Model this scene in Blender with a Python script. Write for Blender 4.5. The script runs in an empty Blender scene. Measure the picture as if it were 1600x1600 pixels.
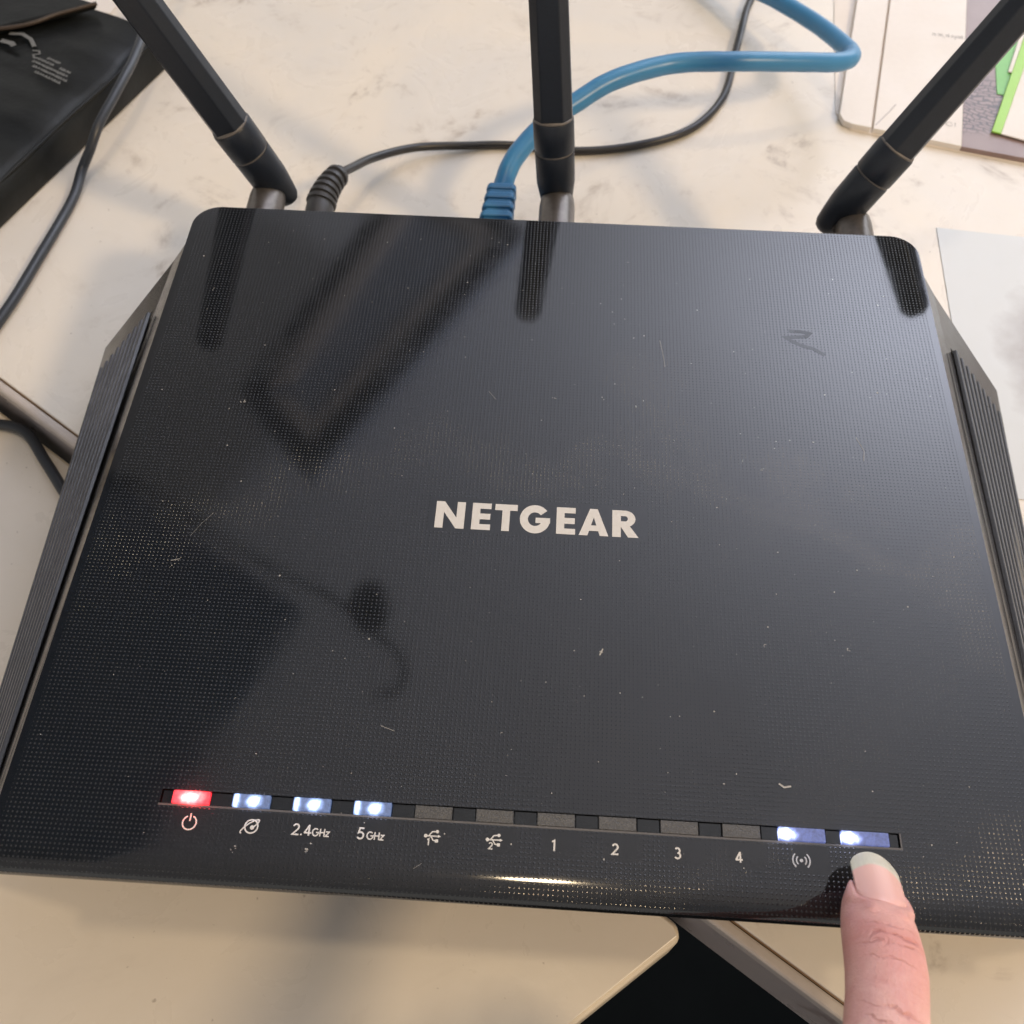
import bpy, bmesh, math, random
import numpy as np
from mathutils import Vector, Matrix

sc = bpy.context.scene
C = sc.collection
R = math.radians

# ------------------------------------------------------------------ camera
cam_d = bpy.data.cameras.new('camera')
cam = bpy.data.objects.new('camera', cam_d); C.objects.link(cam)
cam.matrix_world = (Matrix.Translation((0.000777, -0.129549, 0.247057)) @ Matrix.Rotation(0.054063, 4, 'Z')
                    @ Matrix.Rotation(0.560675, 4, 'X') @ Matrix.Rotation(0.006492, 4, 'Z'))
cam_d.sensor_width = 36; cam_d.lens = 36 * 1539.76 / 1600
cam_d.clip_start = 0.005; cam_d.clip_end = 50
cam_d.dof.use_dof = True; cam_d.dof.focus_distance = 0.225; cam_d.dof.aperture_fstop = 30
sc.camera = cam

# ------------------------------------------------------------------ light: pale daylight of the room, a window, a warm lamp
W = bpy.data.worlds.new('World'); sc.world = W; W.use_nodes = True
bg = W.node_tree.nodes['Background']; bg.inputs[0].default_value = (1.0, 0.97, 0.92, 1); bg.inputs[1].default_value = 0.58

def area(name, loc, target, size, size_y, power, col, shape='RECTANGLE'):
    l = bpy.data.lights.new(name, 'AREA'); l.shape = shape; l.size = size; l.size_y = size_y
    l.energy = power; l.color = col
    o = bpy.data.objects.new(name, l); C.objects.link(o); o.location = loc
    o.rotation_euler = (Vector(target) - Vector(loc)).to_track_quat('-Z', 'Y').to_euler()
    return o
area('window_light', (1.7, 2.9, 1.15), (0.6, 0.6, 1.25), 2.0, 1.2, 30, (0.82, 0.89, 1.0))
area('added_uplight', (1.15, 1.95, 1.02), (1.05, 1.85, 1.95), 0.35, 0.35, 63, (0.84, 0.88, 1.0), 'DISK')  # added unseen lamp, brightens the ceiling that the lid reflects
area('warm_lamp', (1.30, -0.70, 1.28), (0, 0, 0), 0.20, 0.20, 18, (1.0, 0.74, 0.44), 'DISK')
area('warm_ceiling_lamp', (0.03, -0.10, 1.80), (0.03, -0.1, 0), 0.11, 0.11, 3.6, (1.0, 0.78, 0.50), 'DISK')

sc.view_settings.view_transform = 'Standard'; sc.view_settings.look = 'None'
sc.view_settings.exposure = 0.0; sc.view_settings.gamma = 1.0

# ------------------------------------------------------------------ helpers
def link(name, me, mat=None, parent=None, smooth=False):
    o = bpy.data.objects.new(name, me); C.objects.link(o)
    if mat is not None: me.materials.append(mat)
    if parent is not None: o.parent = parent
    if smooth:
        for p in me.polygons: p.use_smooth = True
    return o
def obj(name, bm, mat, parent=None, smooth=False, bevel=0, segs=2):
    if bevel:
        bmesh.ops.remove_doubles(bm, verts=bm.verts, dist=1e-7)
        bmesh.ops.recalc_face_normals(bm, faces=bm.faces)
        es = [e for e in bm.edges if len(e.link_faces) == 2 and e.calc_face_angle(0) > R(25)]
        bmesh.ops.bevel(bm, geom=es, offset=bevel, segments=segs, affect='EDGES', profile=0.5, clamp_overlap=True)
    bmesh.ops.recalc_face_normals(bm, faces=bm.faces)
    me = bpy.data.meshes.new(name); bm.to_mesh(me); bm.free()
    return link(name, me, mat, parent, smooth)
def thing(name, label, cat, loc=(0, 0, 0), group=None):
    o = bpy.data.objects.new(name, None); C.objects.link(o); o.empty_display_size = 0.02
    o.location = loc; bpy.context.view_layer.update()
    return tag(o, label, cat, group)
def tag(o, label, cat, group=None):
    o['label'] = label; o['category'] = cat
    if group: o['group'] = group
    return o
def keep(o, parent):      # parent without moving
    o.parent = parent; o.matrix_parent_inverse = Matrix.Translation(parent.location).inverted(); return o
def box(bm, x0, x1, y0, y1, z0, z1):
    v = [bm.verts.new(p) for p in ((x0,y0,z0),(x1,y0,z0),(x1,y1,z0),(x0,y1,z0),(x0,y0,z1),(x1,y0,z1),(x1,y1,z1),(x0,y1,z1))]
    for f in ((0,3,2,1),(4,5,6,7),(0,1,5,4),(1,2,6,5),(2,3,7,6),(3,0,4,7)): bm.faces.new([v[i] for i in f])
def prism(bm, pts, z0, z1):
    a = [bm.verts.new((p[0], p[1], z0)) for p in pts]; b = [bm.verts.new((p[0], p[1], z1)) for p in pts]
    n = len(pts); bm.faces.new(a[::-1]); bm.faces.new(b)
    for i in range(n): bm.faces.new((a[i], a[(i+1) % n], b[(i+1) % n], b[i]))
def catmull(pts, n=10):
    P = [Vector(p) for p in pts]; P = [2*P[0]-P[1]] + P + [2*P[-1]-P[-2]]; out = []
    for i in range(1, len(P)-2):
        for k in range(n):
            t = k/n; a, b, c, d = P[i-1:i+3]
            out.append(0.5*((2*b) + (c-a)*t + (2*a-5*b+4*c-d)*t*t + (3*b-a-3*c+d)*t**3))
    out.append(P[-2]); return out
def tube(bm, pts, rad, seg=16, cap=True):
    n = len(pts); rad = rad if callable(rad) else (lambda i, t, r=rad: r)
    up = Vector((0, 0, 1)); rings = []; prev = None
    for i, p in enumerate(pts):
        t = (pts[min(i+1, n-1)] - pts[max(i-1, 0)]).normalized()
        if prev is None:
            s = t.cross(up)
            if s.length < 1e-3: s = t.cross(Vector((1, 0, 0)))
        else: s = prev - t*prev.dot(t)
        s.normalize(); prev = s.copy(); u = s.cross(t)
        r = rad(i, i/(n-1))
        rings.append([bm.verts.new(p + (s*math.cos(a) + u*math.sin(a))*r) for a in (2*math.pi*k/seg for k in range(seg))])
    for a, b in zip(rings, rings[1:]):
        for k in range(seg): bm.faces.new((a[k], a[(k+1) % seg], b[(k+1) % seg], b[k]))
    if cap: bm.faces.new(rings[0][::-1]); bm.faces.new(rings[-1])
    return rings
def flat(bm, pts, z):
    bm.faces.new([bm.verts.new((p[0], p[1], z)) for p in pts])
def stroke(bm, pts, w, z, closed=False, h=0.00003):
    """flat printed line of width w; each segment a thin slab, round joints"""
    pts = [Vector((p[0], p[1])) for p in pts]
    if closed: pts = pts + [pts[0]]
    L, Rr = [], []
    n = len(pts)
    for i, p in enumerate(pts):
        if closed and i in (0, n-1): t0 = (pts[0]-pts[-2]).normalized(); t1 = (pts[1]-pts[0]).normalized()
        else:
            t0 = (pts[i]-pts[i-1]).normalized() if i else (pts[1]-pts[0]).normalized()
            t1 = (pts[i+1]-pts[i]).normalized() if i < n-1 else t0
        n0 = Vector((-t0.y, t0.x)); n1 = Vector((-t1.y, t1.x)); m = n0+n1
        if m.length < 0.3: m = n0
        m.normalize(); k = min(1/max(m.dot(n0), 0.35), 2.2)
        L.append(p + m*k*w/2); Rr.append(p - m*k*w/2)
    a = [bm.verts.new((v.x, v.y, z)) for v in L]; b = [bm.verts.new((v.x, v.y, z)) for v in Rr]
    for i in range(n-1): bm.faces.new((b[i], b[i+1], a[i+1], a[i]))
def arc(cx, cy, r, a0, a1, n=14, ry=None):
    ry = ry or r
    return [(cx + r*math.cos(R(a0+(a1-a0)*i/n)), cy + ry*math.sin(R(a0+(a1-a0)*i/n))) for i in range(n+1)]

# ------------------------------------------------------------------ materials
class NT:
    def __init__(s, name):
        s.m = bpy.data.materials.new(name); s.m.use_nodes = True; s.t = s.m.node_tree; s.n = s.t.nodes; s.l = s.t.links
        s.p = s.n['Principled BSDF']
    def node(s, ty, **kw):
        n = s.n.new(ty)
        for k, v in kw.items(): setattr(n, k, v)
        return n
    def val(s, x, sock):
        if hasattr(x, 'is_linked') or isinstance(x, bpy.types.NodeSocket): s.l.new(x, sock)
        else: sock.default_value = x
    def math(s, op, a, b=0.0, c=0.0, clamp=False):
        n = s.node('ShaderNodeMath', operation=op, use_clamp=clamp)
        s.val(a, n.inputs[0]); s.val(b, n.inputs[1]); s.val(c, n.inputs[2]); return n.outputs[0]
    def coord(s, kind='Object'):
        return s.node('ShaderNodeTexCoord').outputs[kind]
    def xyz(s, v):
        n = s.node('ShaderNodeSeparateXYZ'); s.l.new(v, n.inputs[0]); return n.outputs
    def noise(s, v, scale, detail=4, rough=0.55, dist=0.0):
        n = s.node('ShaderNodeTexNoise'); s.l.new(v, n.inputs['Vector']); n.inputs['Scale'].default_value = scale
        n.inputs['Detail'].default_value = detail; n.inputs['Roughness'].default_value = rough; n.inputs['Distortion'].default_value = dist
        return n.outputs['Fac']
    def ramp(s, f, stops):
        n = s.node('ShaderNodeValToRGB'); s.l.new(f, n.inputs[0]); e = n.color_ramp.elements
        while len(e) < len(stops): e.new(0.5)
        for el, (p, c) in zip(e, stops): el.position = p; el.color = (c if len(c) == 4 else (*c, 1)) if hasattr(c, '__len__') else (c, c, c, 1)
        return n.outputs[0]
    def rng(s, f, a, b, c, d):
        n = s.node('ShaderNodeMapRange'); s.l.new(f, n.inputs[0])
        for i, v in enumerate((a, b, c, d)): s.val(v, n.inputs[i+1])
        return n.outputs[0]
    def mix(s, f, a, b, blend='MIX'):
        n = s.node('ShaderNodeMix', data_type='RGBA', blend_type=blend)
        s.val(f, n.inputs[0])
        for x, i in ((a, 6), (b, 7)): s.val(x if not isinstance(x, tuple) else (*x[:3], 1), n.inputs[i])
        return n.outputs[2]
    def bump(s, h, strength, dist, prev=None):
        n = s.node('ShaderNodeBump'); s.l.new(h, n.inputs['Height']); n.inputs['Strength'].default_value = strength
        n.inputs['Distance'].default_value = dist
        if prev is not None: s.l.new(prev, n.inputs['Normal'])
        return n.outputs[0]
    def set(s, **kw):
        for k, v in kw.items():
            sock = s.p.inputs[k.replace('_', ' ')]
            if isinstance(v, tuple): sock.default_value = (*v, 1) if len(v) == 3 and sock.type == 'RGBA' else v
            else: s.val(v, sock)
        return s
def plain(name, col, rough=0.4, spec=0.5, grain=0.0, gscale=900, bump=0.0, **kw):
    t = NT(name); co = t.coord()
    n1 = t.noise(co, gscale, 3); 
    c = t.mix(n1, tuple(x*(1-grain) for x in col), tuple(min(1, x*(1+grain)) for x in col)) if grain else col
    n2 = t.noise(co, gscale*0.12, 4)
    t.set(Base_Color=c, Roughness=t.rng(n2, 0.3, 0.7, rough*0.8, min(1, rough*1.2)))
    t.p.inputs['Specular IOR Level'].default_value = spec
    if bump: t.set(Normal=t.bump(n1, 0.6, bump))
    for k, v in kw.items(): t.p.inputs[k.replace('_', ' ')].default_value = v
    return t.m

def m_lid():
    t = NT('glossy_black_dotted_plastic'); co = t.coord(); x, y, z = t.xyz(co)
    P = 0.000925
    def cell(v): return t.math('SUBTRACT', t.math('FRACT', t.math('DIVIDE', v, P)), 0.5)
    fx, fy = cell(t.math('ADD', x, 1.0)), cell(t.math('ADD', y, 1.0))
    r = t.math('SQRT', t.math('ADD', t.math('MULTIPLY', fx, fx), t.math('MULTIPLY', fy, fy)))
    dot = t.rng(r, 0.05, 0.21, 1.0, 0.0)
    def rect(cx, cy, hx, hy, vx=None):
        a = t.math('LESS_THAN', t.math('ABSOLUTE', t.math('SUBTRACT', vx or x, cx)), hx)
        b = t.math('LESS_THAN', t.math('ABSOLUTE', t.math('SUBTRACT', y, cy)), hy)
        return t.math('MULTIPLY', a, b)
    logo = rect(0.0, -0.0077, 0.0255, 0.0046)
    per = t.math('SUBTRACT', t.math('FRACT', t.math('DIVIDE', t.math('ADD', x, 0.0652+0.00608+1.2150), 0.012155)), 0.5)
    per = t.math('MULTIPLY', per, 0.012155)
    lab = rect(0.0, -0.0821, 0.0036, 0.0024, per)
    lab = t.math('MULTIPLY', lab, t.math('LESS_THAN', t.math('ABSOLUTE', x), 0.0715))
    edge = t.math('GREATER_THAN', t.math('ABSOLUTE', x), 0.1022)
    mask = t.math('SUBTRACT', 1.0, t.math('MAXIMUM', t.math('MAXIMUM', logo, lab), edge))
    # light wear: some dots are weaker
    dens = t.rng(t.noise(co, 30, 3), 0.3, 0.7, 0.78, 1.0)
    h = t.math('MULTIPLY', t.math('MULTIPLY', dot, mask), dens)
    fine = t.noise(co, 2500, 2)
    nb = t.bump(fine, 0.06, 0.00002)
    nrm = t.bump(h, 1.0, 0.000062, nb)
    sm = t.noise(co, 22, 5, 0.6, 0.6); sm2 = t.noise(co, 75, 4, 0.6, 1.2)
    smudge = t.math('MULTIPLY', t.rng(sm, 0.48, 0.66, 0.0, 1.0), t.rng(sm2, 0.42, 0.62, 0.2, 1.0))
    rough = t.math('ADD', t.rng(sm2, 0.3, 0.7, 0.045, 0.075), t.math('MULTIPLY', smudge, 0.035))
    dust = t.math('POWER', t.noise(co, 1400, 2, 0.7), 7.0)
    col = t.mix(t.math('MULTIPLY', t.math('ADD', t.math('MULTIPLY', smudge, 0.005), t.math('MULTIPLY', dust, 0.20)), 1.0, clamp=True),
                (0.0075, 0.0085, 0.0105), (0.50, 0.47, 0.44))
    t.set(Base_Color=col, Roughness=rough, Normal=nrm)
    t.p.inputs['IOR'].default_value = 1.68
    return t.m
def m_marble(name, a, b, vein, vs=0.75):
    t = NT(name); co = t.coord()
    big = t.noise(co, 9, 5, 0.55, 0.8); mid = t.noise(co, 30, 6, 0.6, 1.6)
    c = t.mix(t.rng(big, 0.36, 0.64, 0, 1), a, b)
    v = t.math('ABSOLUTE', t.math('SUBTRACT', t.noise(co, 8, 8, 0.62, 1.8), 0.5))
    v = t.math('MULTIPLY', t.rng(v, 0.0, 0.035, 1.0, 0.0), t.rng(mid, 0.50, 0.68, 0.0, 1.0))
    patch = t.math('MULTIPLY', t.rng(mid, 0.58, 0.78, 0, 1), 0.30)
    c = t.mix(t.math('MULTIPLY', t.math('ADD', t.math('MULTIPLY', v, 0.8), patch, clamp=True), vs), c, vein)
    sp = t.noise(co, 420, 2, 0.5); c = t.mix(t.rng(sp, 0.74, 0.80, 0, 0.5), c, (0.22, 0.17, 0.14))
    t.set(Base_Color=c, Roughness=t.rng(mid, 0.3, 0.7, 0.24, 0.36), Normal=t.bump(t.noise(co, 160, 4), 0.15, 0.0004))
    return t.m
def m_led(name, hot, cool, strength, off, base=0.9, second=None):
    t = NT(name); co = t.coord(); x, y, z = t.xyz(co); nz = t.math('MULTIPLY', t.math('SUBTRACT', t.noise(co, 900, 3), 0.5), 0.8)
    def spot(o, rx, ry):
        dx = t.math('DIVIDE', t.math('SUBTRACT', x, o), rx); dy = t.math('DIVIDE', y, ry)
        d = t.math('ADD', t.math('SQRT', t.math('ADD', t.math('MULTIPLY', dx, dx), t.math('MULTIPLY', dy, dy))), nz)
        return t.math('POWER', t.rng(d, 0.1, 1.35, 1.0, 0.0), 2.2)
    f = spot(off, 0.0016 if second else 0.0034 if 'red' in name else 0.0024, 0.0018 if 'red' in name else 0.0014)
    if second: f = t.math('MAXIMUM', f, t.math('MULTIPLY', spot(second, 0.0009, 0.0022), 0.55))
    n = t.rng(t.noise(co, 1900, 4, 0.7), 0.3, 0.7, 0.55, 1.35)
    t.set(Base_Color=(0.06, 0.06, 0.07), Roughness=0.3, Emission_Color=t.mix(f, cool, hot))
    t.set(Emission_Strength=t.math('ADD', t.math('MULTIPLY', f, strength), t.math('MULTIPLY', n, base)))
    return t.m
def m_skin():
    t = NT('skin'); co = t.coord(); a = t.node('ShaderNodeAttribute', attribute_name='fs'); b = t.node('ShaderNodeAttribute', attribute_name='fv')
    s, v = a.outputs['Fac'], b.outputs['Fac']
    blot = t.noise(co, 130, 4, 0.6, 0.6); fine = t.noise(co, 900, 4, 0.6)
    c = t.mix(t.rng(blot, 0.35, 0.65, 0, 1), (0.70, 0.35, 0.32), (0.80, 0.47, 0.42))
    # redder round the joint and the sides of the tip
    dj = t.math('ABSOLUTE', t.math('SUBTRACT', s, 0.019)); red = t.rng(dj, 0.0, 0.008, 0.55, 0.0)
    c = t.mix(red, c, (0.66, 0.25, 0.22))
    w = t.noise(co, 260, 3, 0.6); h = None
    for s0, k, wd, amp in ((0.0170, 24, .00028, .5), (0.0196, -14, .00040, 1.0), (0.0216, 10, .00028, .8), (0.0236, -8, .00025, .5), (0.0285, 6, .00020, .2),
                           (0.0325, 16, .0003, .9), (0.0352, 20, .00035, 1.3), (0.0380, 24, .0004, 1.7), (0.0408, 22, .0004, 1.7), (0.0448, 16, .0004, .9), (0.0476, 6, .0004, .9), (0.050, -6, .0004, .8)):
        c0 = t.math('ADD', t.math('MULTIPLY', t.math('MULTIPLY', v, v), -k), s0)
        c0 = t.math('ADD', c0, t.math('MULTIPLY', t.math('SUBTRACT', w, 0.5), 0.0042))
        d = t.math('ABSOLUTE', t.math('SUBTRACT', s, c0))
        l = t.math('MULTIPLY', t.rng(d, 0.0, wd*1.4, 1.0, 0.0), amp)
        l = t.math('MULTIPLY', l, t.rng(t.math('ABSOLUTE', v), 0.0030, 0.0066, 1.0, 0.0))
        h = l if h is None else t.math('MAXIMUM', h, l)
    h = t.math('MULTIPLY', h, t.rng(t.noise(co, 420, 2), 0.32, 0.55, 0.2, 1.0))
    c = t.mix(t.math('MULTIPLY', h, 0.45), c, (0.48, 0.15, 0.13)); c = t.mix(t.rng(t.noise(co, 1500, 3), 0.35, 0.65, 0.0, 0.16), c, (0.58, 0.24, 0.20))
    vo = t.node('ShaderNodeTexVoronoi'); vo.feature = 'DISTANCE_TO_EDGE'; t.l.new(co, vo.inputs['Vector']); vo.inputs['Scale'].default_value = 1500
    cells = t.rng(vo.outputs[0], 0.0, 0.12, 0.0, 1.0)
    hh = t.math('ADD', t.math('MULTIPLY', h, -1.0), t.math('MULTIPLY', cells, 0.12)); hh = t.math('ADD', hh, t.math('MULTIPLY', fine, 0.20))
    t.set(Base_Color=c, Roughness=t.rng(fine, 0.3, 0.7, 0.40, 0.55), Normal=t.bump(hh, 0.9, 0.00038))
    t.p.inputs['Subsurface Weight'].default_value = 0.15
    t.p.inputs['Subsurface Radius'].default_value = (0.0030, 0.0012, 0.0007)
    t.p.inputs['Subsurface Scale'].default_value = 1.0
    return t.m
def m_nail():
    t = NT('fingernail'); co = t.coord(); x, y, z = t.xyz(co)   # x along the nail from free edge side, y across
    arcv = t.math('ADD', t.math('MULTIPLY', t.math('MULTIPLY', y, y), 95.0), 0.0004)
    arcv = t.math('ADD', arcv, t.math('MULTIPLY', t.math('SUBTRACT', t.noise(co, 500, 2), 0.5), 0.0006))
    f = t.rng(t.math('SUBTRACT', arcv, x), -0.00035, 0.00025, 0.0, 1.0)
    pink = t.mix(t.rng(x, 0.000, 0.011, 0, 1), (0.86, 0.53, 0.46), (0.80, 0.46, 0.42))
    sc2 = t.node('ShaderNodeMapping'); t.l.new(co, sc2.inputs[0]); sc2.inputs['Scale'].default_value = (0.06, 1, 1)
    ridge = t.noise(sc2.outputs[0], 1800, 2)
    tip = t.mix(ridge, (0.64, 0.60, 0.48), (0.78, 0.73, 0.62))
    t.set(Base_Color=t.mix(f, pink, tip), Roughness=0.24, Normal=t.bump(ridge, 0.25, 0.00006))
    t.p.inputs['Subsurface Weight'].default_value = 0.15; t.p.inputs['Subsurface Radius'].default_value = (0.001, 0.0006, 0.0004)
    return t.m
def m_photo():
    t = NT('printed_keyboard_photo'); co = t.coord(); mp = t.node('ShaderNodeMapping'); t.l.new(co, mp.inputs[0]); mp.inputs['Rotation'].default_value = (0, 0, R(12))
    br = t.node('ShaderNodeTexBrick'); wv = t.node('ShaderNodeTexNoise'); t.l.new(co, wv.inputs['Vector']); wv.inputs['Scale'].default_value = 90
    t.l.new(t.mix(0.012, mp.outputs[0], wv.outputs['Color']), br.inputs['Vector'])
    br.inputs['Scale'].default_value = 120; br.inputs['Color1'].default_value = (0.34, 0.24, 0.22, 1); br.inputs['Color2'].default_value = (0.25, 0.17, 0.16, 1)
    br.inputs['Mortar'].default_value = (0.10, 0.07, 0.07, 1); br.inputs['Mortar Size'].default_value = 0.05
    x, y, z = t.xyz(co)
    k = t.math('MULTIPLY', t.rng(y, 0.206, 0.211, 0, 1), t.rng(y, 0.240, 0.246, 1, 0))
    c = t.mix(k, t.mix(t.noise(co, 60, 3), (0.22, 0.145, 0.135), (0.34, 0.25, 0.23)), br.outputs[0])
    t.set(Base_Color=c, Roughness=0.3); return t.m
def m_grey_patch():
    t = NT('pale_grey_tone_patch'); co = t.coord(); x, y, z = t.xyz(co)  # stands in for a bluish tone and dark patch of the tabletop
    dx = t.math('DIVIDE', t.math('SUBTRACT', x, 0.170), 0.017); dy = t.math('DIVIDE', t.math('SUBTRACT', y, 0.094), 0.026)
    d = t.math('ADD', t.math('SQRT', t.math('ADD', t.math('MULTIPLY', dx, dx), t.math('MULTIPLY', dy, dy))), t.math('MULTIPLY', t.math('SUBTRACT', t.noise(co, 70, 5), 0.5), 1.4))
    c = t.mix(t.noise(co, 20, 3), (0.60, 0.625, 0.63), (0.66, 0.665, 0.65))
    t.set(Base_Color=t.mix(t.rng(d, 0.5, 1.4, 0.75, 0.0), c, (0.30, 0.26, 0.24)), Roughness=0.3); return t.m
def m_cloth():
    t = NT('black_wrinkled_vinyl'); co = t.coord()
    n = t.noise(co, 24, 4, 0.5, 0.2); f = t.noise(co, 700, 3)
    t.set(Base_Color=t.mix(n, (0.005, 0.006, 0.0065), (0.013, 0.014, 0.013)), Roughness=t.rng(n, 0.3, 0.7, 0.30, 0.5),
          Normal=t.bump(f, 0.3, 0.0002, t.bump(n, 0.5, 0.003)))
    t.p.inputs['Specular IOR Level'].default_value = 0.28
    return t.m
def m_blue():
    t = NT('blue_cable_jacket'); co = t.coord(); n = t.noise(co, 40, 3); f = t.noise(co, 500, 3)
    t.set(Base_Color=t.mix(n, (0.038, 0.19, 0.39), (0.055, 0.26, 0.49)), Roughness=0.34, Normal=t.bump(f, 0.12, 0.0002))
    t.p.inputs['Subsurface Weight'].default_value = 0.1; t.p.inputs['Subsurface Radius'].default_value = (0.001, 0.001, 0.002)
    return t.m

M = dict(
    lid=m_lid(),
    body=plain('satin_black_plastic', (0.022, 0.020, 0.020), 0.20, 0.6, 0.2, 1500, 0.00002, IOR=1.85),
    rib=plain('vent_slat_plastic', (0.060, 0.063, 0.072), 0.34, 0.5, 0.4, 1200, 0.00006),
    dark=plain('vent_recess_black', (0.006, 0.006, 0.007), 0.6),
    rubber=plain('rubber', (0.02, 0.02, 0.02), 0.7),
    ant=plain('antenna_matte_plastic', (0.010, 0.014, 0.023), 0.38, 0.45, 0.3, 1500, 0.00005),
    antrim=plain('antenna_worn_rim', (0.13, 0.115, 0.105), 0.42, 0.5, 0.3, 1200),
    metal=plain('brushed_grey_metal', (0.14, 0.125, 0.115), 0.36, 0.5, 0.4, 500, 0.00008, Metallic=0.6),
    print=plain('light_grey_print', (0.64, 0.61, 0.57), 0.45, 0.4, 0.05, 2000),
    print2=plain('grey_print', (0.42, 0.40, 0.38), 0.5, 0.4, 0.1, 2500),
    frost=plain('frosted_unlit_lens', (0.066, 0.064, 0.062), 0.28, 0.6, 0.55, 2600, 0.00012),
    spacer=plain('black_gloss_spacer', (0.010, 0.012, 0.014), 0.14, 0.6),
    rim=plain('slot_edge_glint_grey', (0.10, 0.093, 0.09), 0.35),  # pale tone puts the light on the slot bevel into colour
    red=m_led('red_power_light', (1.0, 0.30, 0.27), (1.0, 0.02, 0.035), 11.0, 0.0, 1.8),
    white=m_led('white_status_light', (0.82, 0.90, 1.0), (0.24, 0.38, 0.78), 9.0, 0.0006, 0.42, -0.0030),
    white2=m_led('white_button_light', (0.85, 0.88, 1.0), (0.20, 0.27, 0.72), 10.0, -0.0033, 0.50),
    blue=m_blue(),
    bluedark=plain('blue_boot_plastic', (0.034, 0.18, 0.37), 0.36, 0.5, 0.1, 800),
    wire=plain('black_cable_jacket', (0.022, 0.020, 0.020), 0.36, 0.5, 0.2, 900),
    boot=plain('strain_relief_rubber', (0.040, 0.040, 0.043), 0.42, 0.5, 0.2, 900),
    wire2=plain('dark_grey_cable_jacket', (0.026, 0.030, 0.038), 0.33, 0.5, 0.2, 900),
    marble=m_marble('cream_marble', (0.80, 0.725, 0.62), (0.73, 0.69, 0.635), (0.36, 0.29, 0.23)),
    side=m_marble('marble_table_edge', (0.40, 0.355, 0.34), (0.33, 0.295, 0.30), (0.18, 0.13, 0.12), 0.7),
    trim=plain('table_edge_trim', (0.50, 0.45, 0.42), 0.35, 0.5, 0.1, 300),
    groove=plain('brown_joint_line', (0.20, 0.12, 0.06), 0.5),
    board=m_marble('cream_laminate', (0.76, 0.69, 0.60), (0.72, 0.665, 0.595), (0.40, 0.33, 0.26), 0.12),
    boardrim=plain('cream_laminate_edge', (0.70, 0.62, 0.50), 0.35, 0.5, 0.08, 400),
    floor=plain('dark_floor', (0.004, 0.006, 0.007), 0.8, 0.2, 0.3, 30),
    vinyl=m_cloth(), tan=plain('tan_trim', (0.055, 0.038, 0.028), 0.5, 0.4, 0.3, 300),
    faint=plain('faded_white_print', (0.15, 0.15, 0.145), 0.5, 0.4, 0.35, 900),
    paper=plain('white_paper', (0.82, 0.76, 0.70), 0.5, 0.4, 0.03, 400),
    paper2=plain('cream_paper', (0.80, 0.72, 0.64), 0.5, 0.4, 0.03, 400),
    photo=m_photo(), grey_patch=m_grey_patch(), green=plain('bright_green_ink', (0.36, 0.66, 0.10), 0.4, 0.4, 0.06, 500),
    green2=plain('leaf_green_ink', (0.20, 0.52, 0.13), 0.4, 0.4, 0.06, 500),
    ink=plain('grey_ink', (0.36, 0.33, 0.29), 0.5),
    skin=m_skin(), nail=m_nail(),
    dust=plain('pale_dust', (0.40, 0.38, 0.35), 0.8), smear=plain('greasy_smear', (0.016, 0.017, 0.020), 0.26, 0.62),
    ceil=plain('white_ceiling_paint', (0.78, 0.78, 0.82), 0.7, 0.3), slate=plain('slate_blue_panel', (0.34, 0.37, 0.45), 0.5, 0.4), deep=plain('dark_blue_panel', (0.07, 0.11, 0.17), 0.5, 0.4), pale=plain('pale_grey_panel', (0.62, 0.62, 0.70), 0.5, 0.4), umber=plain('brown_panel', (0.66, 0.58, 0.54), 0.5, 0.4), black=plain('black_frame', (0.01, 0.012, 0.015), 0.5, 0.4),
)

# ------------------------------------------------------------------ setting: floor, table, board
bm = bmesh.new(); box(bm, -3, 3, -3, 3, -0.78, -0.75); f = obj('floor', bm, M['floor']); f['kind'] = 'structure'

ea, eb = Vector((-0.1755, 0.0658)), Vector((0.0509, -0.0849)); ed = (eb-ea).normalized(); en = Vector((-ed.y, ed.x))   # en points into the table
def ep(t, off, z=None):
    p = ea + ed*t + en*off; return (p.x, p.y) if z is None else (p.x, p.y, z)
table = thing('marble_table', 'cream marble topped table with grey veins under the black router', 'table')
bm = bmesh.new(); prism(bm, [ep(-0.9, 0.00042), ep(1.3, 0.00042), ep(1.3, 1.1), ep(-0.9, 1.1)], -0.0265, 0.0)
obj('tabletop', bm, M['marble'], table, bevel=0.0004)
bm = bmesh.new(); prism(bm, [ep(-0.9, -0.0032), ep(1.3, -0.0032), ep(1.3, 0.0), ep(-0.9, 0.0)], -0.0050, -0.0002)
obj('edge_trim', bm, M['trim'], table, bevel=0.0011, segs=3)
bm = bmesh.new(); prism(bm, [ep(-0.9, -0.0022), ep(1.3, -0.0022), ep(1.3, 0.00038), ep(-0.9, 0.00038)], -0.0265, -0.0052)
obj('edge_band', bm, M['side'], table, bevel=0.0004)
bm = bmesh.new(); prism(bm, [ep(-0.9, 0.00005), ep(1.3, 0.00005), ep(1.3, 0.00040), ep(-0.9, 0.00040)], -0.0050, -0.0006)
obj('joint_line', bm, M['groove'], table)
for t, off in ((-0.75, 0.15), (1.1, 0.15), (-0.75, 1.0), (1.1, 1.0)):
    bm = bmesh.new(); x, y = ep(t, off); box(bm, x-0.025, x+0.025, y-0.025, y+0.025, -0.749, -0.0267); obj('leg', bm, M['side'], table)

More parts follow.
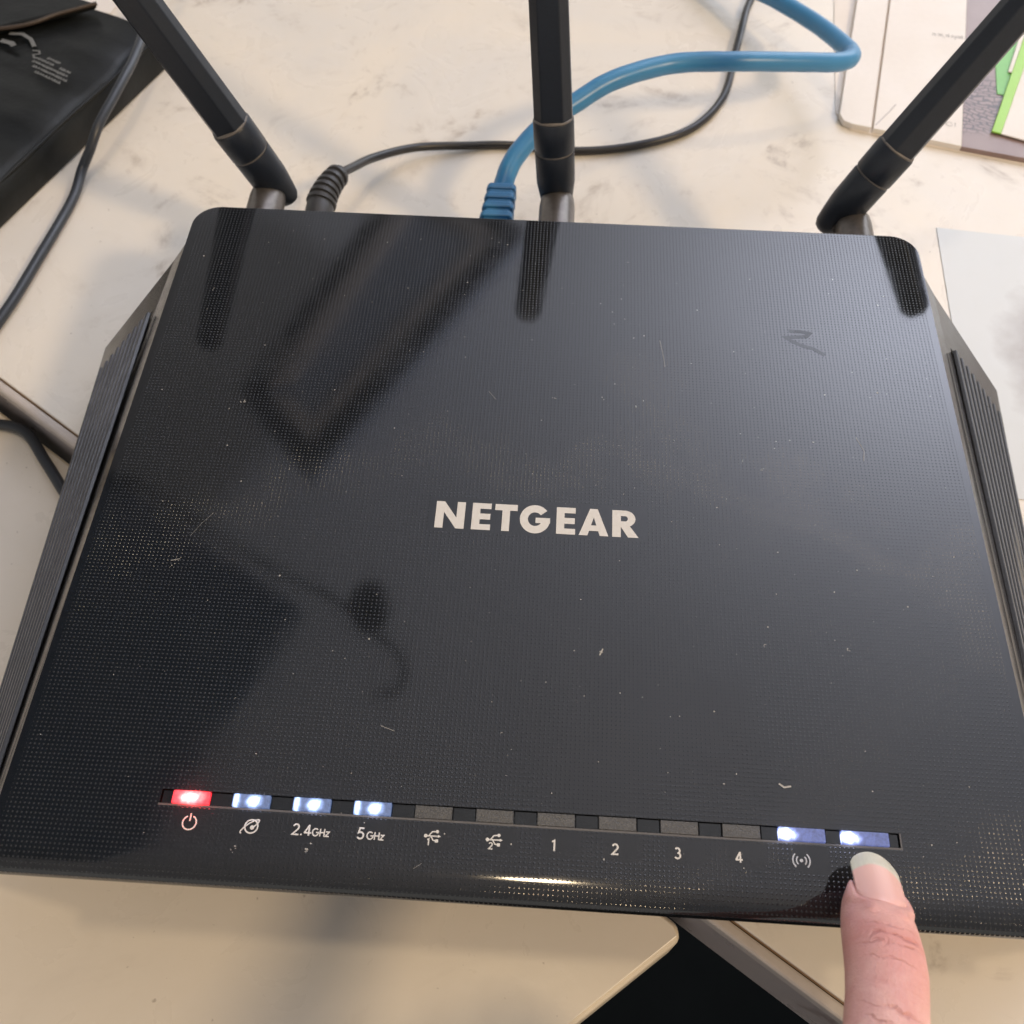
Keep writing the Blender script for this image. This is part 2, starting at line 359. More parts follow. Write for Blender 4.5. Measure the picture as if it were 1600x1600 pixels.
board = thing('side_board', 'plain cream laminate board with rounded corner against the marble table edge', 'table')
c0 = Vector((0.0445, -0.0835)); bd = Vector((0.0155-0.0445, -0.1065+0.0835)).normalized()
s0 = ea + en*(-0.0045)
tcor = (c0 - s0).dot(ed)
cor = s0 + ed*tcor
bn = bd
q = [cor - ed*0.0035, cor + bd*0.0030, cor + bd*0.9, cor + bd*0.9 - ed*1.0, cor - ed*1.0]
def shr(pts, k):   # inset the two visible edges
    a, b, c_, d_, e_ = pts
    inn = Vector((-bd.y, bd.x)); inn = inn if inn.dot(-ed) > 0 else -inn
    return [a - en*k - ed*k*0.6, b + inn*k - en*k*0.2, c_ + inn*k, d_, e_ - en*k]
BZ = -0.015
bm = bmesh.new(); prism(bm, q, BZ-0.016, BZ-0.0006); obj('board_core', bm, M['boardrim'], board, bevel=0.0016, segs=3)
bm = bmesh.new(); prism(bm, shr(q, 0.0012), BZ-0.0006, BZ); obj('board_surface', bm, M['board'], board, bevel=0.0003)

# ------------------------------------------------------------------ router
router = thing('wifi_router', 'glossy black dotted wifi router with three upright antennas and a row of lights', 'router')
ZT = 0.05
# body shell: rings of 8 points from lid down to the foot
def ring8(a, b, c, d):   # left half: rear, rear wing, front wing, front ; mirrored
    L = [a, b, c, d]; return L + [(-x, y) for x, y in L[::-1]]
rings = [
    (0.0480, ring8((-0.0975, 0.0925), (-0.1035, 0.0870), (-0.1035, -0.0885), (-0.0990, -0.0915))),
    (0.0468, ring8((-0.0980, 0.0925), (-0.1045, 0.0868), (-0.1045, -0.0885), (-0.0990, -0.0915))),
    (0.0385, ring8((-0.0990, 0.0925), (-0.1118, 0.0835), (-0.1110, -0.0885), (-0.0990, -0.0905))),
    (0.0130, ring8((-0.1010, 0.0905), (-0.1378, 0.0700), (-0.1302, -0.0850), (-0.0990, -0.0860))),
    (0.0105, ring8((-0.1010, 0.0900), (-0.1378, 0.0690), (-0.1302, -0.0840), (-0.0985, -0.0850))),
    (0.0030, ring8((-0.0980, 0.0870), (-0.1335, 0.0660), (-0.1265, -0.0810), (-0.0960, -0.0820))),
]
bm = bmesh.new(); prev = None
for z, r in rings:
    vs = [bm.verts.new((x, y, z)) for x, y in r]
    if prev is None: bm.faces.new(vs)
    else:
        for i in range(8): bm.faces.new((prev[i], prev[(i+1) % 8], vs[(i+1) % 8], vs[i]))
    prev = vs
bm.faces.new(prev[::-1])
obj('body', bm, M['body'], router, bevel=0.0005, segs=2)
for x, y in ((-0.10, 0.07), (0.10, 0.07), (-0.10, -0.07), (0.10, -0.07)):
    bm = bmesh.new(); prism(bm, arc(x, y, 0.008, 0, 337.5, 15), 0.0002, 0.0032); obj('rubber_foot', bm, M['rubber'], router)

# lid: rear region, two side regions, a front region that rolls down, and the light slot cut through
HX = 0.104; YB = 0.0940; YF = -0.0932; RC = 0.0075
SX0, SX1, SY0, SY1 = -0.0719, 0.0743, -0.0786, -0.0757
bm = bmesh.new()
top = [(HX, SY1), *arc(HX-RC, YB-RC, RC, 0, 90, 8), *arc(-HX+RC, YB-RC, RC, 90, 180, 8), (-HX, SY1)]
flat(bm, [(SX0, SY1), (SX1, SY1)] + top, ZT)
YC = -0.0868
flat(bm, [(-HX, SY1), (-HX, YC), (SX0, YC), (SX0, SY0), (SX0, SY1)], ZT)
flat(bm, [(SX1, SY1), (SX1, SY0), (SX1, YC), (HX, YC), (HX, SY1)], ZT)
flat(bm, [(SX0, YC), (SX1, YC), (SX1, SY0), (SX0, SY0)], ZT)
prof = [(YC, ZT)] + [(YC - 0.0064*math.sin(R(a))*1.0, ZT - 0.0021*(1-math.cos(R(a)))) for a in (15, 30, 45, 60, 75, 90)]
xs = [-HX, SX0, SX1, HX]
for (ya, za), (yb, zb) in zip(prof, prof[1:]):
    for x0, x1 in zip(xs, xs[1:]):
        bm.faces.new([bm.verts.new(p) for p in ((x0, ya, za), (x0, yb, zb), (x1, yb, zb), (x1, ya, za))])
# skirts
ye, ze = prof[-1]; ZL = 0.0466
outl = [(HX, YC, ZT), (HX, SY1, ZT)] + [(x, y, ZT) for x, y in top[1:-1]] + [(-HX, SY1, ZT), (-HX, YC, ZT)]
outl += [(-HX, y, z) for y, z in prof[1:]] + [(SX0, ye, ze), (SX1, ye, ze)] + [(HX, y, z) for y, z in prof[1:][::-1]]
n = len(outl)
for i in range(n):
    a, b = outl[i], outl[(i+1) % n]
    bm.faces.new([bm.verts.new(p) for p in (a, b, (b[0], b[1], ZL), (a[0], a[1], ZL))])
# underside and slot walls
flat(bm, [(p[0], p[1]) for p in outl if True], ZL)
sl = [(SX0, SY0), (SX1, SY0), (SX1, SY1), (SX0, SY1)]
for i in range(4):
    a, b = sl[i], sl[(i+1) % 4]
    bm.faces.new([bm.verts.new(p) for p in ((*a, ZT), (*b, ZT), (*b, ZT-0.0012), (*a, ZT-0.0012))])
flat(bm, sl, ZT-0.0012)
bmesh.ops.remove_doubles(bm, verts=bm.verts, dist=1e-6)
lid = obj('lid', bm, M['lid'], router, smooth=True)
lid.data.set_sharp_from_angle(angle=R(25))

# light caught by the slot bevel, put in as a pale strip
bm = bmesh.new()
box(bm, SX0-0.0002, SX1+0.0003, SY0-0.0003, SY0+0.0001, ZT-0.0008, ZT+0.00006)
box(bm, SX1+0.0000, SX1+0.0003, SY0+0.0001, SY1, ZT-0.0008, ZT+0.00006)
obj('slot_edge_glint', bm, M['rim'], router)
# light windows and the black blocks between them
win = [(-0.0658 + 0.01214*k, 0.00370) for k in range(10)] + [(0.05525, 0.0045), (0.06755, 0.0046)]
edges = []
for k, (cx, hw) in enumerate(win):
    lit = k in (0, 1, 2, 3, 10, 11)
    mat = M['red'] if k == 0 else M['white'] if k in (1, 2, 3) else M['white2'] if k > 9 else M['frost']
    bm = bmesh.new(); box(bm, -hw, hw, -0.00128, 0.00128, -0.0009, 0.00025 if lit else -0.00012)
    o = obj('light_window', bm, mat, router, bevel=0.00012); o.location = (cx, (SY0+SY1)/2+0.00005, ZT)
    o['label'] = {0: 'lit red power light', 1: 'lit white internet light', 2: 'lit white 2.4 GHz light', 3: 'lit white 5 GHz light',
                  10: 'lit white wireless button light', 11: 'lit white button light above the fingertip'}.get(k, 'unlit grey light window')
    edges.append((cx-hw, cx+hw))
    if lit:      # the diode's own light, spilling on the lid round the window
        l = bpy.data.lights.new('diode', 'POINT'); l.shadow_soft_size = 0.0008
        l.energy = 0.0022 if k == 0 else 0.0004; l.color = (1.0, 0.05, 0.06) if k == 0 else (0.55, 0.62, 1.0)
        lo_ = bpy.data.objects.new('diode', l); C.objects.link(lo_); lo_.location = (cx + (0 if k < 4 else -0.0028), (SY0+SY1)/2, ZT+0.0022)
gaps = [(SX0, edges[0][0])] + [(edges[i][1], edges[i+1][0]) for i in range(11)] + [(edges[-1][1], SX1)]
for a, b in gaps:
    a += 0.00018; b -= 0.00018
    bm = bmesh.new(); box(bm, a, b, SY0+0.00015, SY1-0.0001, ZT-0.0011, ZT-0.00035); obj('light_divider', bm, M['spacer'], router, bevel=0.00012)

# printing on the lid
ZP = ZT + 0.00004
LET = {
 'N': [[(0,0),(0,1),(.27,1),(.72,.42),(.72,1),(1,1),(1,0),(.74,0),(.28,.58),(.28,0)]],
 'E': [[(0,0),(0,1),(1,1),(1,.79),(.42,.79),(.42,.61),(.97,.61),(.97,.39),(.42,.39),(.42,.21),(1,.21),(1,0)]],
 'T': [[(.34,0),(.34,.77),(0,.77),(0,1),(1,1),(1,.77),(.66,.77),(.66,0)]],
}
lets = [('N', -23.85, 6.9), ('E', -15.25, 4.45), ('T', -9.9, 5.3), ('G', -3.95, 7.1), ('E', 4.65, 4.45), ('A', 9.95, 6.9), ('R', 17.75, 5.9)]
LY0, LH = -0.01135, 0.00735
for ch, x0, w in lets:
    x0 /= 1000; w /= 1000; bm = bmesh.new()
    def P(u, v): return (x0 + u*w, LY0 + v*LH)
    if ch in LET:
        pts = LET[ch][0]
        if ch == 'N':
            for q4 in ([(0,0),(.28,0),(.28,1),(0,1)], [(.72,0),(1,0),(1,1),(.72,1)], [(.28,1),(.28,.60),(.72,0),(.72,.40)]):
                flat(bm, [P(*p) for p in q4], ZP)
        elif ch == 'E':
            for a, b, c, d in ((0, .42, 0, 1), (.42, 1, .79, 1), (.42, .97, .39, .61), (.42, 1, 0, .21)): flat(bm, [P(a,c),P(b,c),P(b,d),P(a,d)], ZP)
        else:
            for a, b, c, d in ((0, 1, .77, 1), (.33, .67, 0, .77)): flat(bm, [P(a,c),P(b,c),P(b,d),P(a,d)], ZP)
    elif ch == 'G':
        outer = arc(.5, .5, .5, 38, 360, 36); inner = arc(.5, .5, .235, 38, 360, 36, .255)
        outer = [(x, .5+(y-.5)*1.06) for x, y in outer]
        for i in range(36):
            if i*322/36+38 > 352: break
            flat(bm, [P(*inner[i]), P(*outer[i]), P(*outer[i+1]), P(*inner[i+1])], ZP)
        flat(bm, [P(.52, .36), P(1.0, .36), P(1.0, .56), P(.52, .56)], ZP+0.00001)
    elif ch == 'A':
        for q4 in ([(0,0),(.29,0),(.60,1),(.37,1)], [(.71,0),(1,0),(.63,1),(.40,1)][:4], [(.22,.17),(.78,.17),(.72,.38),(.28,.38)]):
            z = ZP + 0.00001*len(bm.faces); flat(bm, [P(*p) for p in q4], z)
    elif ch == 'R':
        flat(bm, [P(0,0), P(.34,0), P(.34,1), P(0,1)], ZP)
        o_ = arc(.50, .69, .42, -90, 90, 14, .31); i_ = arc(.50, .69, .12, -90, 90, 14, .10)
        for i in range(14): flat(bm, [P(*i_[i]), P(*o_[i]), P(*o_[i+1]), P(*i_[i+1])], ZP)
        flat(bm, [P(.34,.38), P(.50,.38), P(.50,.59), P(.34,.59)], ZP); flat(bm, [P(.34,.79), P(.50,.79), P(.50,1), P(.34,1)], ZP)
        flat(bm, [P(.34,.38), P(.62,0), P(1.04,0), P(.66,.46)], ZP+0.00001)
    o = obj('letter', bm, M['print'], router); o['label'] = 'printed pale letter ' + ch

def glyph(bm, g, x, y, h, w):
    s = h
    G = {
     '1': [[(.05,.82),(.28,.95),(.28,0)]],
     '2': [[*arc(.30,.70,.24,165,-35,10,.25),(.02,.05),(.60,.05)]],
     '3': [[(.10,.86),*arc(.28,.72,.22,120,-80,9,.23)], [*arc(.28,.27,.26,90,-150,10,.25)]],
     '4': [[(.64,.25),(.0,.25)],[(.03,.21),(.43,.93)],[(.44,.95),(.44,0)]],
     '5': [[(.56,.95),(.18,.95),(.10,.54),*arc(.28,.31,.28,105,-150,10,.29)]],
     '.': [[(.02,.0),(.02,.13)]],
     'G': [[*arc(.42,.5,.40,45,350,14,.46),(.82,.48),(.48,.48)]],
     'H': [[(.06,0),(.06,.98)],[(.62,0),(.62,.98)],[(.06,.5),(.62,.5)]],
     'z': [[(.02,.62),(.46,.62),(.02,.05),(.48,.05)]],
    }[g]
    for k, pl in enumerate(G): stroke(bm, [(x+px*s, y+py*s) for px, py in pl], w, ZP+0.000004*k)
YL = -0.0820
def label_obj(name, fn, lab):
    bm = bmesh.new(); fn(bm); o = obj(name, bm, M['print'], router); o['label'] = lab
def power(bm):
    stroke(bm, arc(-0.0650, YL, 0.00135, 115, 425, 26), 0.0003, ZP); stroke(bm, [(-0.0650, YL+0.0003), (-0.0650, YL+0.0018)], 0.0003, ZP)
label_obj('power_icon', power, 'white power symbol under the red light')
def planet(bm):
    cx = -0.0529
    stroke(bm, arc(cx+0.0002, YL, 0.00128, 0, 360, 30), 0.00028, ZP)
    e = []
    for i in range(27):
        a = R(200 - i*11.0 + 0); u, v = 0.0021*math.cos(a), 0.00055*math.sin(a)
        e.append((cx-0.0001 + u*math.cos(R(38)) - v*math.sin(R(38)), YL + u*math.sin(R(38)) + v*math.cos(R(38))))
    stroke(bm, e, 0.00025, ZP+0.00001)
    flat(bm, arc(cx+0.0004, YL-0.0002, 0.00042, 0, 342, 19), ZP+0.00002)
label_obj('internet_icon', planet, 'white ringed globe symbol')
def t24(bm):
    x = -0.0445
    for g, h, ad in (('2', .0022, .00175), ('.', .0022, .00055), ('4', .0022, .00165), ('G', .0015, .00145), ('H', .0015, .00118), ('z', .0015, .0008)):
        glyph(bm, g, x, YL-0.0011, h, 0.00030 if h > .002 else 0.00024); x += ad
label_obj('frequency_label', t24, 'white lettering 2.4GHz')
def t5(bm):
    x = -0.0317
    for g, h, ad in (('5', .0022, .0019), ('G', .0015, .00145), ('H', .0015, .00118), ('z', .0015, .0008)):
        glyph(bm, g, x, YL-0.0011, h, 0.00030 if h > .002 else 0.00024); x += ad
label_obj('frequency_label', t5, 'white lettering 5 GHz')
def usb(num):
    def f(bm):
        cx = (-0.0170, -0.0049)[num-1]; y = YL+0.0003
        flat(bm, arc(cx-0.0013, y, 0.00036, 0, 340, 17), ZP+0.00001)
        stroke(bm, [(cx-0.0013, y), (cx+0.0013, y)], 0.00022, ZP)
        flat(bm, [(cx+0.0011, y+0.0003), (cx+0.0011, y-0.0003), (cx+0.0017, y)], ZP+0.00001)
        stroke(bm, [(cx-0.0007, y), (cx-0.0001, y+0.0008), (cx+0.0007, y+0.0009)], 0.00022, ZP+0.000005)
        flat(bm, arc(cx+0.0009, y+0.0009, 0.00032, 0, 340, 17), ZP+0.00001)
        stroke(bm, [(cx-0.0003, y), (cx+0.0002, y-0.0008), (cx+0.0008, y-0.0009)], 0.00022, ZP+0.000005)
        flat(bm, [(cx+0.0006, y-0.0012), (cx+0.0012, y-0.0012), (cx+0.0012, y-0.0006), (cx+0.0006, y-0.0006)], ZP+0.00001)
        glyph(bm, str(num), cx-0.0010, y-0.0018, 0.0013, 0.00022)
    return f
label_obj('usb_icon', usb(1), 'white usb symbol with figure 1'); label_obj('usb_icon', usb(2), 'white usb symbol with figure 2')
for k, (g, dx) in enumerate((('1', -.0004), ('2', -.0006), ('3', -.0005), ('4', -.0007))):
    cx = (0.0067, 0.0187, 0.0307, 0.0427)[k]
    label_obj('port_number', lambda bm: glyph(bm, g, cx+dx, YL-0.0011, 0.0021, 0.00033), 'white figure ' + g)
def wps(bm):
    cx = 0.0547
    flat(bm, arc(cx, YL, 0.00033, 0, 340, 17), ZP)
    for r in (0.00095, 0.00165):
        for a0 in (-48, 132): stroke(bm, arc(cx, YL, r, a0, a0+96, 12), 0.00026, ZP)
label_obj('wireless_icon', wps, 'white wireless waves symbol')

# side vents: slats on the sloping wings
def slope(sgn, u, y, lift=0.0):
    t = (y + 0.0885)/(0.0835+0.0885); li = Vector((-(0.1110+t*0.0008), y, 0.0385))
    t2 = (y + 0.0850)/(0.1550); lo = Vector((-(0.1302+t2*0.0076), y, 0.0130))
    p = li.lerp(lo, u); n = Vector((-0.70, 0, 0.714)); p += n*lift
    return Vector((p.x*-sgn if sgn > 0 else p.x, p.y, p.z)) if sgn > 0 else p
for sgn in (-1, 1):
    vent = bmesh.new()
    pts = [slope(sgn, .095, .0650, .0001), slope(sgn, .91, .0575, .0001), slope(sgn, .91, -.083, .0001), slope(sgn, .095, -.083, .0001)]
    vent.faces.new([vent.verts.new(p) for p in pts])
    v = obj('vent_panel', vent, M['dark'], router)
    nr = 9
    for k in range(nr):
        u0 = 0.100 + k*0.0900; u1 = u0 + 0.056; ye_ = 0.0650 - 0.0085*u0*1.0
        bm = bmesh.new(); vs = []
        for lift in (0.0, 0.0011):
            i_ = 0.010 if lift else 0
            vs.append([bm.verts.new(slope(sgn, u, y, lift+0.0002)) for u, y in ((u0+i_, ye_), (u1-i_, ye_-0.0004), (u1-i_, -0.0825), (u0+i_, -0.0825))])
        a, b = vs; bm.faces.new(a[::-1]); bm.faces.new(b)
        for i in range(4): bm.faces.new((a[i], a[(i+1) % 4], b[(i+1) % 4], b[i]))
        obj('vent_slat', bm, M['rib'], v, bevel=0.0002, segs=1)

# antennas
def antenna(bx, base, d, L, lab):
    base = Vector(base); d = Vector(d).normalized()
    bm = bmesh.new(); p0 = Vector((bx, 0.0885, 0.0345)); p1 = Vector((bx, base.y-0.001, 0.0355))
    pl = [p0.lerp(p1, t) for t in (0, .85, .95, 1)]
    tube(bm, pl, lambda i, t: (0.0056, 0.0056, 0.0053, 0.0042)[i], 32)
    an = obj('antenna', bm, M['metal'], router, smooth=True); an.data.set_sharp_from_angle(angle=R(35)); an['label'] = lab
    side = d.cross(Vector((0, 1, 0))).normalized(); fr = side.cross(d)
    def sect(bm, items, seg=36, shape=2.0):
        rr = []
        for s, a, b, off, e in items:
            c = base + d*s + fr*off; ring = []
            for k in range(seg):
                th = 2*math.pi*k/seg; cs, sn = math.cos(th), math.sin(th)
                ring.append(bm.verts.new(c + side*(a*math.copysign(abs(cs)**(2/e), cs)) + fr*(b*math.copysign(abs(sn)**(2/e), sn))))
            rr.append(ring)
        for a, b in zip(rr, rr[1:]):
            for k in range(seg): bm.faces.new((a[k], a[(k+1) % seg], b[(k+1) % seg], b[k]))
        bm.faces.new(rr[0][::-1]); bm.faces.new(rr[-1])
    # knuckle, narrow rounded lug at its foot
    bm = bmesh.new()
    sect(bm, [(-0.0078, .0022, .0016, .0008, 2), (-0.0070, .0036, .0028, .0008, 2), (-0.0052, .0046, .0036, .0008, 2), (-0.0015, .0052, .0044, .0006, 2.1),
              (0.0020, .0057, .0054, .0002, 2.1), (0.0040, .0060, .0059, 0, 2), (0.0132, .0061, .0061, 0, 2), (0.0136, .0060, .0060, 0, 2)])
    k = obj('knuckle', bm, M['ant'], an, smooth=True); k.data.set_sharp_from_angle(angle=R(40))
    bm = bmesh.new(); pc = base + d*(-0.0035) - fr*0.0036
    tube(bm, [pc, pc - fr*0.0007], 0.0011, 16); obj('pivot_pin', bm, M['metal'], k)
    bm = bmesh.new(); sect(bm, [(0.0136, .00585, .00585, 0, 2), (0.0142, .00585, .00585, 0, 2)]); obj('rim_ring', bm, M['antrim'], an, smooth=True)
    bm = bmesh.new(); sect(bm, [(0.0142, .0060, .0060, 0, 2), (0.0146, .0062, .0062, 0, 2), (0.0235, .0062, .0062, 0, 2.1), (0.0240, .0060, .0060, 0, 2.1)])
    o = obj('sleeve', bm, M['ant'], an, smooth=True); o.data.set_sharp_from_angle(angle=R(40))
    bm = bmesh.new(); sect(bm, [(0.0238, .00595, .0058, 0, 2.2), (0.0246, .00585, .0057, 0, 2.2)]); obj('rim_ring', bm, M['antrim'], an, smooth=True)
    # faceted blade: broad face with chamfered sides
    bm = bmesh.new(); rr = []
    oc = [(-1, -.35), (-.55, -1), (.55, -1), (1, -.35), (1, .45), (.6, 1), (-.6, 1), (-1, .45)]
    for s, a, b in ((0.0240, .00575, .0048), (L*0.6, .0054, .0044), (L-0.004, .0051, .0040), (L-0.0012, .0045, .0034), (L, .0030, .0022)):
        rr.append([bm.verts.new(base + d*s + side*(a*u) + fr*(b*v)) for u, v in oc])
    for a, b in zip(rr, rr[1:]):
        for k in range(8): bm.faces.new((a[k], a[(k+1) % 8], b[(k+1) % 8], b[k]))
    bm.faces.new(rr[0][::-1]); bm.faces.new(rr[-1])
    obj('blade', bm, M['ant'], an, bevel=0.00035, segs=2)
antenna(-0.0905, (-0.0886, 0.1196, 0.037), (-0.370, -0.030, 0.928), 0.108, 'left antenna leaning left')
antenna(0.0010, (0.0005, 0.1223, 0.037), (-0.084, 0.190, 0.978), 0.106, 'upright middle antenna')
antenna(0.0930, (0.0892, 0.1182, 0.037), (0.470, 0.195, 0.861), 0.100, 'right antenna leaning right')

# grease marks and dust on the lid
def fm(pts): return [(x/1000, y/1000) for x, y in pts]
bm = bmesh.new()
stroke(bm, fm([(64.5, 55.6), (67.8, 55.5), (69.9, 55.0), (69.0, 53.9), (66.0, 53.5), (63.6, 53.2), (65.0, 52.0), (67.5, 50.6), (70.5, 49.6), (73.2, 47.6)]), 0.0011, ZT+0.00002)
obj('grease_smear', bm, M['smear'], router)
rnd = random.Random(5)
bm = bmesh.new()
def fleck(x, y, r, z=ZT+0.00006):
    n = rnd.randint(5, 7); a0 = rnd.random()*6
    pts = [(x + r*rnd.uniform(.4, 1.2)*math.cos(a0+6.283*i/n), y + r*rnd.uniform(.4, 1.0)*math.sin(a0+6.283*i/n)) for i in range(n)]
    flat(bm, pts, z)
for _ in range(300): fleck(rnd.uniform(-.10, .10), rnd.uniform(-.085, .09), abs(rnd.gauss(0, .00009))+.00005)
for x, y, s in ((15.6, -40.5, .55), (3.1, 28.9, .6), (-76, 22.9, .7), (49.5, 12.0, .3), (53.9, 9.6, .4), (23.6, 27.5, .35), (-40.8, -85.6, .9), (-55.2, -86.5, .5), (69.1, -36.7, .5), (51.1, -36.8, .4), (-81.9, -23.7, .4)):
    for _ in range(5): fleck((x+rnd.gauss(0, s*.5))/1000, (y+rnd.gauss(0, s*.5))/1000, s*.00028)
for pts, w in ((fm([(51.6, -67.2), (52.6, -67.9), (54.0, -67.6)]), .00035), (fm([(15.2, -41.4), (15.9, -39.8)]), .0003), (fm([(-83, -23.9), (-81, -23.3)]), .00012),
               (fm([(-80, -17), (-78.2, -13.6), (-76, -10.5)]), .00004), (fm([(-20, -88), (-18.6, -87)]), .00005), (fm([(78, 21), (79.5, 17), (79, 14)]), .0001),
               (fm([(30, 50), (30.8, 45), (31.2, 41)]), .00007), (fm([(-30, -60), (-27, -61)]), .00008), (fm([(-14, 30), (-12, 27.5)]), .00006)):
    stroke(bm, pts, w, ZT+0.00005)
d_ = obj('dust_flecks', bm, M['dust'], router); d_['kind'] = 'stuff'

# ------------------------------------------------------------------ ethernet cable
E_ = [(-0.0189,0.1303,0.0205),(-0.0177,0.1391,0.0235),(-0.0143,0.1490,0.0280),(-0.0049,0.1621,0.032),(0.0057,0.1708,0.035),(0.0185,0.1798,0.038),(0.0387,0.1903,0.038),
      (0.0612,0.1932,0.038),(0.0853,0.2005,0.034),(0.1009,0.2076,0.030),(0.1076,0.2162,0.027),(0.1070,0.2275,0.024),(0.0988,0.2490,0.020),(0.0830,0.2740,0.016),(0.062,0.302,0.010),(0.03,0.36,0.0035),(-0.06,0.44,0.0033),(-0.2,0.5,0.0033)]
eth = thing('ethernet_cable', 'thick blue network cable looping back from the middle of the router', 'cable', (-0.019, 0.128, 0.0))
def kp(o): return keep(o, eth)
bm = bmesh.new(); tube(bm, catmull(E_, 14), lambda i, t: 0.00335*(1+0.010*math.sin(i*0.9)), 20)
keep(obj('jacket', bm, M['blue'], smooth=True), eth)
bm = bmesh.new(); d = (Vector(E_[1])-Vector((-0.0196, 0.1195, 0.0185))).normalized(); a = Vector((-0.0196, 0.1195, 0.0185)); sx = Vector((1, 0, 0)); up = sx.cross(d)
def rbox(bm, c0, c1, hw, hh, hw1=None, hh1=None, k=.35):
    hw1 = hw1 or hw; hh1 = hh1 or hh; rr = []
    for c, w, h in ((c0, hw, hh), (c1, hw1, hh1)):
        o8 = [(-1, -k), (-1, k), (-k, 1), (k, 1), (1, k), (1, -k), (k, -1), (-k, -1)]
        o8 = [(-1, -.7), (-1, .7), (-.8, 1), (.8, 1), (1, .7), (1, -.7), (.8, -1), (-.8, -1)]
        rr.append([bm.verts.new(c + sx*(w*u) + up*(h*v)) for u, v in o8])
    for i in range(8): bm.faces.new((rr[0][i], rr[0][(i+1) % 8], rr[1][(i+1) % 8], rr[1][i]))
    bm.faces.new(rr[0][::-1]); bm.faces.new(rr[1])
rbox(bm, a - d*0.028, a + d*0.0185, .0046, .0037)
bt = obj('plug_boot', bm, M['bluedark'], bevel=0.0004); keep(bt, eth)
for k in range(5):
    bm = bmesh.new(); s = 0.0025 + k*0.0037
    rbox(bm, a + d*s, a + d*(s+0.0025), .00575-.00018*k, .0048-.00015*k, .00555-.00018*k, .0047-.00015*k)
    r_ = obj('grip_ridge', bm, M['bluedark'], bevel=0.0006, segs=3); r_.parent = bt

# ------------------------------------------------------------------ power cable with ribbed strain relief
Pw = [(-0.0782,0.1200,0.0190),(-0.0782,0.1283,0.0215),(-0.0770,0.1355,0.0226),(-0.0747,0.1440,0.0218),(-0.0715,0.1540,0.0175),(-0.0660,0.1680,0.0112),(-0.0532,0.1822,0.005),(-0.0345,0.1881,0.0022),
      (-0.0174,0.1901,0.0017),(0.0084,0.1884,0.0017),(0.0316,0.1936,0.0017),(0.0516,0.2045,0.0017),(0.0651,0.2254,0.0017),(0.0720,0.2559,0.0017),(0.0779,0.284,0.0017),(0.086,0.325,0.0017),(0.08,0.42,0.0017),(0.16,0.6,0.0017)]
pc = thing('power_cable', 'thin black power lead with ribbed plug beside the left antenna', 'cable', (-0.078, 0.12, 0))
path = catmull(Pw, 12)
bm = bmesh.new(); tube(bm, path, 0.00155, 14); keep(obj('lead', bm, M['wire'], smooth=True), pc)
bm = bmesh.new()
core = [Vector((-0.0780, 0.096, 0.0165)), Vector((-0.0780, 0.108, 0.0172))] + path[0:40:2]
tube(bm, core, lambda i, t: 0.0047 if i < 7 else 0.0047 - 0.0015*min(1, (t-0.33)/0.6), 22)
bt = obj('plug_boot', bm, M['boot'], smooth=True); keep(bt, pc)
for k in range(6):
    i = 15 + k*4; c = path[i]; dd = (path[i+1]-path[i-1]).normalized(); r = 0.0051 - k*0.00020
    bm = bmesh.new(); tube(bm, [c-dd*.0008, c-dd*.0006, c+dd*.0006, c+dd*.0008], lambda j, t: r*(0.93 if j in (0, 3) else 1), 22)
    g = obj('relief_rib', bm, M['boot'], smooth=True); g.data.set_sharp_from_angle(angle=R(40)); g.parent = bt

# ------------------------------------------------------------------ black case at the back left with print on it, tan edged strap
case = thing('black_case', 'black vinyl case with faded white print at the back left corner', 'case', (-0.25, 0.20, 0))
ca, cb = Vector((-0.199, 0.133)), Vector((-0.163, 0.230)); cd = (cb-ca).normalized(); cn = Vector((-cd.y, cd.x))   # cn points away (left)
def cp(t, off, z):
    p = ca + cd*t + cn*off; return Vector((p.x, p.y, z))
bm = bmesh.new(); prof = [(0.0, 0.0005), (-0.0004, 0.004), (0.0006, 0.0105), (0.0020, 0.0130), (0.0050, 0.0148), (0.02, 0.0158), (0.06, 0.0166), (0.17, 0.0160), (0.19, 0.010), (0.19, 0.0005)]
rows = []
N_ = 60
for j in range(N_+1):
    t = -0.16 + j*(0.2685)/N_
    rows.append([bm.verts.new(cp(t, o_ + (0.0007*math.sin(j*0.8) if 0 < k < 5 else 0), z + (0.0006*math.sin(j*0.7+o_*90)+0.0004*math.sin(j*1.9+k) if z > .013 else 0))) for k, (o_, z) in enumerate(prof)])
for a, b in zip(rows, rows[1:]):
    for k in range(len(prof)-1): bm.faces.new((a[k], a[k+1], b[k+1], b[k]))
bm.faces.new([v for v in rows[0]]); bm.faces.new([v for v in rows[-1]][::-1])
o = obj('shell', bm, M['vinyl'], smooth=True); o.data.set_sharp_from_angle(angle=R(60)); keep(o, case)
bm = bmesh.new(); tube(bm, catmull([cp(-0.16+0.0297*i, 0.0016+0.0004*math.sin(i*1.3), 0.0126+0.0003*math.sin(i*2)) for i in range(10)], 4), 0.0008, 8); keep(obj('seam_piping', bm, M['vinyl'], smooth=True), case)
bm = bmesh.new()
fl = [cp(0.0768, 0.0533, .0172), cp(0.0959, 0.037, .0172), cp(0.1075, 0.0280, .0172), cp(0.1085, 0.12, .0176), cp(0.040, 0.12, .0176)]
lo = [bm.verts.new(p) for p in fl]; hi = [bm.verts.new(p + Vector((0, 0, .003))) for p in fl]
bm.faces.new(lo[::-1]); bm.faces.new(hi)
for i in range(5): bm.faces.new((lo[i], lo[(i+1) % 5], hi[(i+1) % 5], hi[i]))
flp = obj('flap', bm, M['vinyl'], bevel=0.0012); keep(flp, case)
